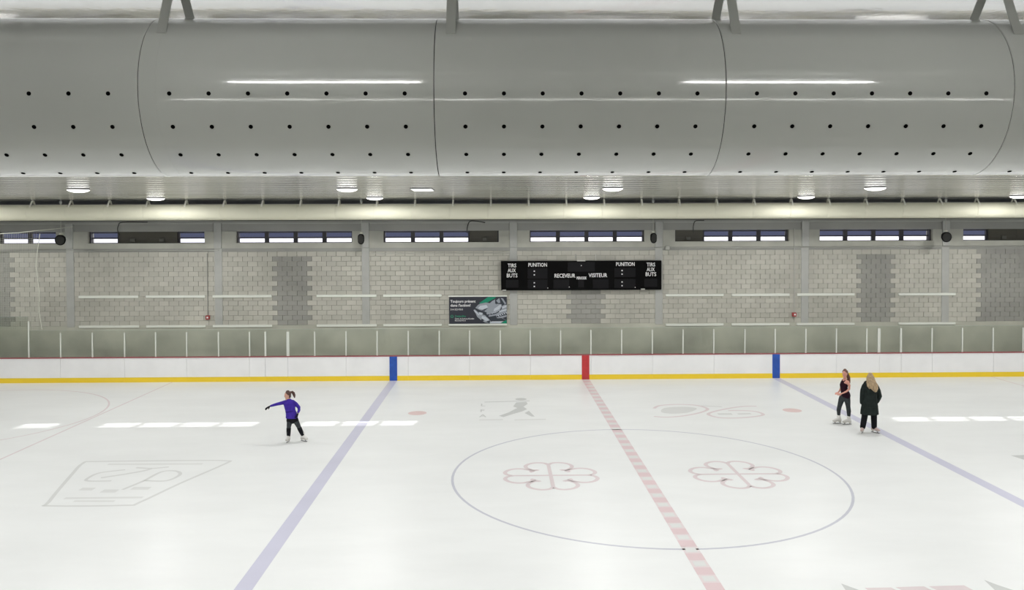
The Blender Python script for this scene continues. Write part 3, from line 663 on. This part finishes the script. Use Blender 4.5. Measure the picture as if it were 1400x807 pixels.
# ------------------------------------------------------------------ ceiling lights
M['lens'] = mat('lamp_lens', (.9, .9, .88), .4, emit=(1, .985, .95), es=2.6)
M['can'] = mat('lamp_can', (.10, .10, .09), .5)
def make_light(label, loc):
    t = thing('ceiling_light', label, 'light', loc, 0, 'round low bay lights under the ceiling')
    obj('housing', disc(B(), (0, 0, -.04), .30, th=.04, n=28), M['can'], t)
    bm = B(); loft(bm, [(0, 0, -.115, .12), (0, 0, -.10, .20), (0, 0, -.075, .27), (0, 0, -.045, .305), (0, 0, -.04, .305)], n=28, cap=False)
    obj('lens', bm, M['lens'], t, smooth=True)
    return t
def lamp(parent):
    ld = bpy.data.lights.new('lamp', 'AREA'); ld.shape = 'DISK'; ld.size = .5; ld.energy = LAMP_W; ld.color = (1, .992, .975)
    l = bpy.data.objects.new('lamp_source', ld); C.objects.link(l); l.parent = parent; l.location = (0, 0, -.15)
LX = [-15.844+7.9027*k for k in range(-1, 6)]
nmx = ['past the left frame edge', 'leftmost', 'second from the left', 'third from the left', 'fourth from the left', 'rightmost', 'past the right frame edge']
first = None; rows = [(10.49, 'row close to the far wall'), (5.06, 'row nearer the big duct'), (-1.7, 'first row hidden by the big duct'), (-6.9, 'second hidden row above the ice'), (-12.0, 'hidden row nearest the stand')]
for ry, rn in rows:
    for x, nx in zip(LX, nmx):
        lab = 'round ceiling light, %s, %s' % (nx, rn)
        if first is None: first = make_light(lab, (x, ry, 7.15)); t = first; lamp(t)
        else: t = dup(first, (x, ry, 7.15), lab, 'round low bay lights under the ceiling')
t = thing('ceiling_panel_light', 'small flat rectangular white panel on the ceiling between the round lights', 'light', (-5.77, 5.74, 7.15))
bxo('panel_frame', (-.33, .33, -.5, .5, -.02, 0), M['can'], t); bxo('panel_lens', (-.31, .31, -.48, .48, -.035, -.015), mat('panel_lens', (.8, .8, .8), .4, emit=(1, 1, 1), es=1.0), t)
# fluorescent strips over the stand (seen only as glints along the big duct)
M['tube'] = mat('tube_glow', (.9, .9, .9), .4, emit=(1, 1, .97), es=62)
ORD = ['first', 'second', 'third', 'fourth', 'fifth', 'sixth', 'seventh', 'eighth', 'ninth', 'tenth', 'eleventh']
for i, x in enumerate((-8.41, -4.84, -1.27, 2.3)):
    t = thing('strip_light', 'white ceiling strip light over the stand, %s from the left' % ORD[i], 'light', (x, -16.8, 7.15), 0, 'strip lights over the stand')
    bxo('strip_body', (-.75, .75, -.05, .05, -.05, 0), M['white'], t)
    obj('tube', loft(B(), [(-.73, 0, -.075, .013), (.73, 0, -.075, .013)], side=(0, 1, 0), n=10, cap=False), M['tube'], t)
M['tube_b'] = mat('wall_tube_glow', (.9, .9, .9), .4, emit=(1, 1, .97), es=26)
for i in range(10):
    t = thing('wall_strip_light', 'white strip light on the wall behind the stand, %s from the left' % ORD[i], 'light', (-8.2+1.41*i, -23.99, 5.35), 0, 'strip lights on the wall behind the stand')
    bxo('strip_body', (-.61, .61, 0, .05, -.05, .05), M['white'], t)
    obj('tube', loft(B(), [(-.6, .075, 0, .013), (.6, .075, 0, .013)], side=(0, 1, 0), n=10, cap=False), M['tube_b'], t)

# ------------------------------------------------------------------ people
def remesh(o, vox, smooth=2):
    md = o.modifiers.new('r', 'REMESH'); md.mode = 'VOXEL'; md.voxel_size = vox
    if smooth: s = o.modifiers.new('s', 'SMOOTH'); s.iterations = smooth; s.factor = .5
    bpy.context.view_layer.update(); dg = bpy.context.evaluated_depsgraph_get()
    me = bpy.data.meshes.new_from_object(o.evaluated_get(dg)); old = o.data; o.modifiers.clear(); mats = list(old.materials); o.data = me; bpy.data.meshes.remove(old)
    me.materials.clear()
    for m in mats: me.materials.append(m)
    for p in me.polygons: p.use_smooth = True
def blob(name, tubes, m, parent, vox=.011, smooth=2, label=None):
    bm = B()
    for t in tubes:
        cp = True
        if isinstance(t, tuple): pts, side = t[:2]; cp = t[2] if len(t) > 2 else True
        else: pts, side = t, (1, 0, 0)
        loft(bm, pts, side, cap=cp)
    o = obj(name, bm, m, parent, label=label); remesh(o, vox, smooth); o.data.name = name
    return o
def V(*a): return Vector(a)
def head_tubes(c, face, h, up=(0, 0, 1)):
    c = V(*c); f = V(*face).normalized(); u = V(*up).normalized(); f = (f-u*f.dot(u)).normalized(); s = f.cross(u)
    T = []
    prof = [(.0, .13, .12, .19), (.08, .2, .2, .13), (.22, .26, .30, .08), (.38, .30, .375, .03), (.52, .32, .42, 0), (.68, .33, .43, -.02), (.82, .29, .37, -.03), (.92, .2, .26, -.03), (.985, .08, .1, -.03)]
    T.append(([(*(c+u*(t-.5)*h+f*fo*h), w*h, d*h) for t, w, d, fo in prof], tuple(s)))
    # nose, brow, chin, ears
    T.append(([(*(c+f*.40*h+u*.06*h), .025*h), (*(c+f*.47*h-u*.05*h), .035*h), (*(c+f*.45*h-u*.09*h), .045*h)], tuple(s)))
    T.append(([(*(c+f*.36*h-u*.20*h-s*.07*h), .022*h), (*(c+f*.385*h-u*.20*h), .026*h), (*(c+f*.36*h-u*.20*h+s*.07*h), .022*h)], tuple(u)))
    for k in (-1, 1): T.append(([(*(c+s*k*.335*h+u*.06*h-f*.03*h), .035*h, .05*h), (*(c+s*k*.335*h-u*.1*h), .028*h, .035*h)], tuple(s)))
    return T
def eyes(c, face, h, parent, up=(0, 0, 1)):
    c = V(*c); f = V(*face).normalized(); u = V(*up); s = f.cross(u)
    for k in (-1, 1):
        p = c+f*.375*h+s*k*.13*h+u*.02*h
        bm = B(); loft(bm, [(*(p-f*.01*h), .035*h, .022*h), (*(p+f*.02*h), .03*h, .018*h)], tuple(s), 8); obj('eye', bm, M['eye'], parent)
    bm = B(); p = c+f*.375*h-u*.20*h; loft(bm, [(*(p-s*.06*h), .012*h), (*(p+f*.03*h), .02*h), (*(p+s*.06*h), .012*h)], tuple(u), 8); obj('lips', bm, M['lips'], parent)
def hand_tubes(w, d, nrm, L=.165, curl=.35, thumb=1):
    """w wrist, d direction, nrm palm normal (curl towards it)"""
    w = V(*w); d = V(*d).normalized(); nn = V(*nrm); nn = (nn-d*nn.dot(d)).normalized(); s = d.cross(nn)
    T = [([(*w, .024*L/.165, .018*L/.165), (*(w+d*.04*L/.165), .034*L/.165, .015*L/.165), (*(w+d*L*.5), .038*L/.165, .013*L/.165)], tuple(s))]
    for i, (off, ln) in enumerate(((-.029, .88), (-.0098, 1.0), (.0098, .95), (.029, .76))):
        o = off*L/.165; b = w+d*L*.45+s*o; fl = L*.52*ln; a1 = curl*.5; a2 = curl*1.6
        p1 = b+(d*math.cos(a1)+nn*math.sin(a1))*fl*.5+s*o*.2; p2 = p1+(d*math.cos(a2)+nn*math.sin(a2))*fl*.32; p3 = p2+(d*math.cos(a2*1.5)+nn*math.sin(a2*1.5))*fl*.2
        T.append(([(*b, .0085), (*p1, .008), (*p2, .0075), (*p3, .0062)], tuple(s)))
    b = w+d*L*.14-s*thumb*.022; p1 = b+d*L*.17-s*thumb*.030+nn*.012; p2 = p1+d*L*.16-s*thumb*.010+nn*.010
    T.append(([(*b, .013), (*p1, .0105), (*p2, .0078)], tuple(nn)))
    return T
def skate(parent, ankle, toe_dir, m, Lf=.24, sole=None, lab=None):
    """figure skate: boot, sole with heel, blade; blade bottom at z=0"""
    a = V(*ankle); d = V(*toe_dir); d.z = 0; d.normalize(); s = V(-d.y, d.x, 0)
    heel = V(a.x, a.y, 0)-d*Lf*.30
    H = .085
    def P(l, z): return heel+d*l*Lf+V(0, 0, z)
    T = [([(*P(.06, H+.025), .036, .034), (*P(.30, H+.045), .042, .052), (*P(.55, H+.042), .045, .046), (*P(.80, H+.028), .047, .034), (*P(.99, H+.016), .038, .020)], tuple(s)),
         ([(*P(.16, H+.03), .042, .048), (*(P(.22, 0)*.4+V(a.x, a.y, 0)*.6+V(0, 0, H+.10)), .048, .054), (a.x, a.y, max(a.z, H+.15), .050, .056)], tuple(s))]
    b = blob('skate', T, m, parent, vox=.008, smooth=1, label=lab)
    bm = B()
    def seg(l0, l1, z0, z1, w0, z0b=None):
        z0b = z0 if z0b is None else z0b
        v = []
        for l, zz in ((l0, (z0, z1)), (l1, (z0b, z1))):
            for ss in (-1, 1):
                for z_ in zz: v.append(bm.verts.new(P(l, z_)+s*ss*w0))
        for f in ((0, 1, 3, 2), (4, 6, 7, 5), (0, 4, 5, 1), (2, 3, 7, 6), (1, 5, 7, 3), (0, 2, 6, 4)): bm.faces.new([v[i] for i in f])
    seg(.02, .28, H-.035, H, .026); seg(.28, .62, H-.012, H, .022); seg(.62, 1.0, H-.02, H+.002, .036)
    obj('sole', bm, sole or M['sole'], b)
    bm = B(); seg(-.06, .98, 0, .024, .0022); seg(.98, 1.06, .014, .03, .0022); seg(.10, .20, .02, H-.03, .004); seg(.70, .84, .02, H-.012, .004)
    obj('blade', bm, M['blade'], b)
    return b
M['skin'] = mat('skin', (.60, .33, .24), .5); M['skin2'] = mat('skin_fair', (.62, .30, .23), .5)
M['eye'] = mat('eye', (.03, .02, .02), .3); M['blade'] = mat('blade_steel', (.35, .35, .36), .25, metal=.9)
M['skate'] = mat('white_skate', (.72, .71, .68), .4); M['sole'] = mat('skate_sole', (.60, .57, .52), .5)
M['purple'] = mat('purple_jacket', (.055, .028, .32), .75, spec=.15, noise=(12, .2)); M['purple_d'] = mat('purple_dark', (.03, .015, .19), .8, spec=.15)
M['blackcl'] = mat('black_cloth', (.010, .010, .013), .85, spec=.15); M['greyleg'] = mat('grey_leggings', (.042, .048, .052), .8, spec=.15, noise=(14, .2))
M['hair_b'] = mat('brown_hair', (.075, .030, .022), .55, noise=(30, .35)); M['hair_r'] = mat('auburn_hair', (.12, .048, .028), .55, noise=(30, .35)); M['hair_y'] = mat('blonde_hair', (.36, .26, .15), .55, noise=(26, .5))
M['tank'] = mat('dark_top', (.022, .006, .014), .8, spec=.15); M['coat'] = mat('dark_coat', (.014, .020, .018), .7, spec=.15, noise=(9, .3), bump=(18, .3, .02))

for k_ in ('hair_b', 'hair_r', 'hair_y'):   # strands run downwards
    t_ = M[k_].node_tree; g_ = next(n for n in t_.nodes if n.type == 'NEW_GEOMETRY'); n_ = next(n for n in t_.nodes if n.type == 'TEX_NOISE')
    mp_ = t_.nodes.new('ShaderNodeMapping'); mp_.inputs['Scale'].default_value = (2, 2, .22); t_.links.new(g_.outputs['Position'], mp_.inputs[0]); t_.links.new(mp_.outputs[0], n_.inputs['Vector'])
M['lips'] = mat('lips', (.38, .12, .11), .5)
# --- person 1: purple jacket, gliding with one arm out
p1 = thing('person', 'skater in a purple jacket and grey leggings with one arm stretched out', 'person', (-9.17, 3.42, 0))
hc = (-.158, -.015, 1.305); face = (-.75, -.62, -.12); hh = .205
body = [([(-.045, .0, .62, .115, .085), (-.055, .0, .70, .135, .095), (-.085, 0, .82, .115, .085), (-.105, 0, .95, .125, .09), (-.12, 0, 1.06, .135, .09), (-.125, 0, 1.13, .11, .075)], (1, 0, 0)),
        [(-.13, .0, 1.14, .045), (-.148, -.0, 1.25, .04)],
        [(-.22, 0, 1.115, .045), (-.335, -.02, 1.085, .036), (-.45, -.04, 1.065, .030), (-.56, -.08, 1.04, .024), (-.625, -.10, 1.02, .019)],
        [(-.03, 0, 1.12, .045), (.06, .03, 1.05, .038), (.135, .06, .95, .032), (.145, .02, .88, .026), (.135, -.05, .80, .019)],
        [(-.10, 0, .66, .082), (-.112, -.02, .54, .068), (-.122, -.05, .42, .052), (-.14, .0, .30, .048), (-.148, .02, .17, .034)],
        [(.02, 0, .66, .082), (.085, -.0, .54, .068), (.15, -.02, .42, .052), (.19, .03, .30, .048), (.235, .07, .18, .034)]]
body += hand_tubes((-.625, -.10, 1.02), (-.82, -.2, -.45), (0, -.5, -.8), .15, .25, 1) + hand_tubes((.135, -.05, .80), (-.15, -.3, -.8), (-1, 0, 0), .15, .8, 1)
body += head_tubes(hc, face, hh)
bo = blob('body', body, M['skin'], p1, .0095); eyes(hc, face, hh, p1)
blob('jacket', [([(-.05, 0, .665, .168, .12), (-.05, 0, .72, .166, .12), (-.06, 0, .78, .158, .115), (-.082, 0, .87, .14, .105), (-.10, 0, .97, .15, .11), (-.12, 0, 1.07, .155, .108), (-.13, 0, 1.14, .118, .085), (-.138, 0, 1.175, .080, .072), (-.142, 0, 1.205, .052, .052)], (1, 0, 0), False),
                [(-.215, 0, 1.115, .058), (-.335, -.02, 1.088, .050), (-.45, -.04, 1.065, .043), (-.56, -.08, 1.04, .034), (-.60, -.095, 1.028, .030)],
                [(-.025, 0, 1.12, .060), (.065, .03, 1.05, .053), (.135, .06, .95, .047), (.148, .02, .88, .040), (.138, -.03, .835, .034)]], M['purple'], p1, .011)
blob('waistband', [([(-.082, 0, .855, .146, .110), (-.083, 0, .872, .144, .108)], (1, 0, 0))], M['purple_d'], p1, .011)
blob('shorts', [([(-.04, 0, .60, .15, .10), (-.045, 0, .70, .152, .108)], (1, 0, 0)), [(-.105, 0, .66, .088), (-.112, -.01, .59, .084)], [(.03, 0, .66, .088), (.06, 0, .59, .082)]], M['blackcl'], p1, .011)
blob('leggings', [[(-.10, 0, .66, .086), (-.112, -.02, .54, .074), (-.122, -.05, .42, .059), (-.14, .0, .30, .054), (-.148, .02, .19, .043)], [(.02, 0, .66, .086), (.085, -.0, .54, .074), (.15, -.02, .42, .059), (.19, .03, .30, .054), (.23, .065, .20, .043)]], M['greyleg'], p1, .011)
blob('leg_warmer', [[(-.125, -.045, .39, .064), (-.14, .0, .28, .060), (-.147, .018, .18, .052)]], M['blackcl'], p1, .011)
blob('leg_warmer', [[(.16, -.01, .39, .064), (.195, .035, .28, .060), (.230, .06, .19, .052)]], M['blackcl'], p1, .011)
for tb in (hand_tubes((-.625, -.10, 1.02), (-.82, -.2, -.45), (0, -.5, -.8), .155, .25, 1), hand_tubes((.135, -.05, .80), (-.15, -.3, -.8), (-1, 0, 0), .155, .8, 1)):
    blob('glove', [(  [(q[0], q[1], q[2], *[r_q+.003 for r_q in q[3:]]) for q in pts], sd_) for pts, sd_ in tb], M['blackcl'], p1, .006, 1)
f = V(*face).normalized(); c = V(*hc)
blob('hair', [([(*(c-f*.045+V(0, 0, -.045)), .062, .055), (*(c-f*.028+V(0, 0, .02)), .080, .078), (*(c-f*.008+V(0, 0, .065)), .078, .086), (*(c-f*.008+V(0, 0, .100)), .045, .055)], (f.y, -f.x, 0)),
              [(*(c-f*.09+V(0, 0, .07)), .025), (-.04, .02, 1.395, .034), (.0, .02, 1.355, .042), (.025, .01, 1.29, .036), (.035, .0, 1.235, .016)]], M['hair_b'], p1, .009, 1)
skate(p1, (-.148, .015, .19), (-.10, -1, 0), M['skate'], .23); skate(p1, (.235, .07, .20), (.75, -.5, 0), M['skate'], .23)

# --- person 2: dark sleeveless top, seen from the side, looking at the camera side
p2 = thing('person', 'skater in a dark sleeveless top and grey leggings with white skates', 'person', (6.93, 5.02, 0))
hc = (.018, -.02, 1.535); face = (-.72, -.68, -.08); hh = .215
arm_n = [(.055, -.13, 1.31, .043), (.10, -.15, 1.20, .037), (.095, -.15, 1.09, .032), (-.0, -.17, 1.02, .028), (-.13, -.15, .955, .020)]
arm_f = [(.03, .13, 1.31, .043), (.02, .16, 1.18, .037), (-.02, .15, 1.07, .032), (-.09, .08, 1.01, .027), (-.17, -.0, .965, .020)]
legs = [[(.0, .06, .86, .090), (-.05, .06, .72, .080), (-.105, .05, .55, .060), (-.125, .07, .42, .057), (-.115, .09, .27, .042), (-.11, .09, .2, .036)],
        [(.06, -.05, .86, .095), (.085, -.05, .72, .083), (.105, -.06, .55, .060), (.13, -.05, .40, .058), (.135, -.04, .26, .042), (.135, -.04, .18, .036)]]
body = [([(.05, 0, .88, .115, .155), (.03, 0, .97, .10, .14), (.0, 0, 1.08, .088, .115), (.0, 0, 1.18, .10, .135), (.02, 0, 1.27, .092, .15), (.035, 0, 1.335, .055, .12)], (1, 0, 0)),
        [(.035, 0, 1.35, .050), (.022, -.005, 1.45, .044)], arm_n, arm_f]+legs+hand_tubes((-.13, -.15, .955), (-.9, .3, -.15), (.1, .6, -.6), .16, .7, -1)+hand_tubes((-.17, -.0, .965), (-.8, -.6, -.1), (.2, .2, -1), .16, .5, 1)+head_tubes(hc, face, hh)
blob('body', body, M['skin2'], p2, .0095); eyes(hc, face, hh, p2)
blob('tank_top', [([(.06, 0, .86, .13, .17), (.045, 0, .93, .125, .165), (.02, 0, 1.02, .105, .135), (.0, 0, 1.10, .10, .128), (-.002, 0, 1.18, .112, .145), (.012, 0, 1.245, .103, .145)], (1, 0, 0)),
                  [(-.04, -.075, 1.23, .025), (.0, -.085, 1.335, .022), (.05, -.075, 1.365, .020), (.08, -.06, 1.29, .025)], [(-.04, .075, 1.23, .025), (.0, .085, 1.335, .022), (.05, .075, 1.365, .020), (.08, .06, 1.29, .025)]], M['tank'], p2, .010)
blob('leggings', [([(.045, 0, .82, .115, .145), (.05, 0, .88, .122, .158)], (1, 0, 0))]+[[(q[0], q[1], q[2], q[3]+.006) for q in l[:5]] for l in legs], M['greyleg'], p2, .011)
f = V(*face).normalized(); c = V(*hc)
blob('hair', [([(*(c-f*.05+V(0, 0, -.045)), .062, .055), (*(c-f*.032+V(0, 0, .02)), .082, .080), (*(c-f*.010+V(0, 0, .072)), .080, .090), (*(c-f*.010+V(0, 0, .105)), .048, .058)], (f.y, -f.x, 0)),
              [(*(c-f*.07+V(0, 0, .03)), .045), (.11, .01, 1.50, .048), (.145, .01, 1.41, .050), (.155, .0, 1.32, .042), (.17, -.01, 1.25, .020)]], M['hair_r'], p2, .009, 1)
skate(p2, (-.115, .09, .22), (-.98, -.15, 0), M['skate'], .26); skate(p2, (.13, -.04, .20), (-.98, -.10, 0), M['skate'], .26)

# --- person 3: long dark coat, back turned
p3 = thing('person', 'person with long blonde hair in a dark knee length coat, back turned', 'person', (7.21, 3.93, 0))
hc = (.012, .01, 1.585); face = (-.2, 1, -.05); hh = .215
legs = [[(-.09, 0, .84, .095), (-.13, 0, .60, .080), (-.15, 0, .46, .064), (-.17, .01, .3, .055), (-.19, .02, .17, .04)], [(.09, 0, .84, .095), (.115, 0, .60, .080), (.125, 0, .46, .064), (.135, .01, .3, .055), (.14, .02, .17, .04)]]
body = [([(.0, 0, .84, .17, .12), (.0, 0, .95, .165, .115), (.01, 0, 1.10, .14, .10), (.01, 0, 1.25, .17, .11), (.01, 0, 1.37, .18, .10), (.01, 0, 1.42, .12, .08)], (1, 0, 0)), [(.01, 0, 1.42, .052), (.012, .0, 1.52, .048)],
        [(-.16, 0, 1.37, .05), (-.205, 0, 1.20, .042), (-.215, 0, 1.08, .036), (-.205, .05, .90, .024)], [(.18, 0, 1.37, .05), (.235, -.01, 1.20, .042), (.27, -.01, 1.08, .036), (.24, .06, .92, .024)]]+legs+head_tubes(hc, face, hh)
body += hand_tubes((-.205, .05, .90), (.15, .4, -.8), (1, 0, 0), .16, .6, 1)+hand_tubes((.24, .06, .92), (-.3, .4, -.8), (-1, 0, 0), .16, .6, -1)
blob('body', body, M['skin'], p3, .0095); eyes(hc, face, hh, p3)
ct = blob('coat', [([(-.005, 0, .54, .262, .19), (-.005, 0, .66, .252, .18), (.0, 0, .80, .232, .17), (.0, 0, .95, .215, .155), (.01, 0, 1.08, .195, .14), (.01, 0, 1.22, .20, .145), (.01, 0, 1.34, .205, .14), (.01, 0, 1.41, .15, .115), (.01, 0, 1.46, .085, .085)], (1, 0, 0), False),
              [(-.15, 0, 1.36, .075), (-.205, 0, 1.22, .070), (-.225, -.01, 1.08, .064), (-.222, .02, .94, .056), (-.21, .05, .86, .050)],
              [(.17, 0, 1.36, .075), (.24, -.01, 1.22, .070), (.28, -.02, 1.06, .064), (.262, .02, .96, .056), (.235, .05, .88, .050)],
              [(-.14, .02, 1.40, .05), (-.13, .0, 1.47, .032)], [(.09, .06, 1.44, .04), (-.07, .07, 1.46, .04)]], M['coat'], p3, .011)
for z, w_ in ((.70, .246), (.64, .248), (.76, .24)): 
    bm = B(); n = 40
    loft(bm, [(0, 0, z-.004, w_-.004, .174), (0, 0, z+.004, w_-.004, .174)], (1, 0, 0), 40, cap=False); obj('quilt_seam', bm, M['coat'], ct)
blob('trousers', [[(q[0], q[1], q[2], r_) for q, r_ in zip(l[:5], (.10, .092, .084, .080, .076))] for l in legs], M['blackcl'], p3, .011)
blob('hair', [([(.012, -.01, 1.45, .105, .08), (.012, -.015, 1.54, .112, .10), (.012, -.012, 1.62, .104, .108), (.012, -.005, 1.680, .07, .075)], (1, 0, 0)),
              ([(.012, -.05, 1.60, .10, .06), (.01, -.10, 1.48, .125, .06), (.05, -.14, 1.38, .135, .045), (.08, -.165, 1.29, .095, .035), (.09, -.17, 1.225, .04, .02)], (1, 0, 0)),
              [(-.09, -.08, 1.48, .045), (-.10, -.13, 1.38, .035), (-.08, -.16, 1.31, .018)]], M['hair_y'], p3, .009, 1)
M['skate_p'] = mat('pinkish_skate', (.55, .42, .40), .45)
skate(p3, (-.185, .03, .20), (-.55, -.8, 0), M['skate_p'], .25); skate(p3, (.14, .03, .20), (.5, -.8, 0), M['skate_p'], .25)
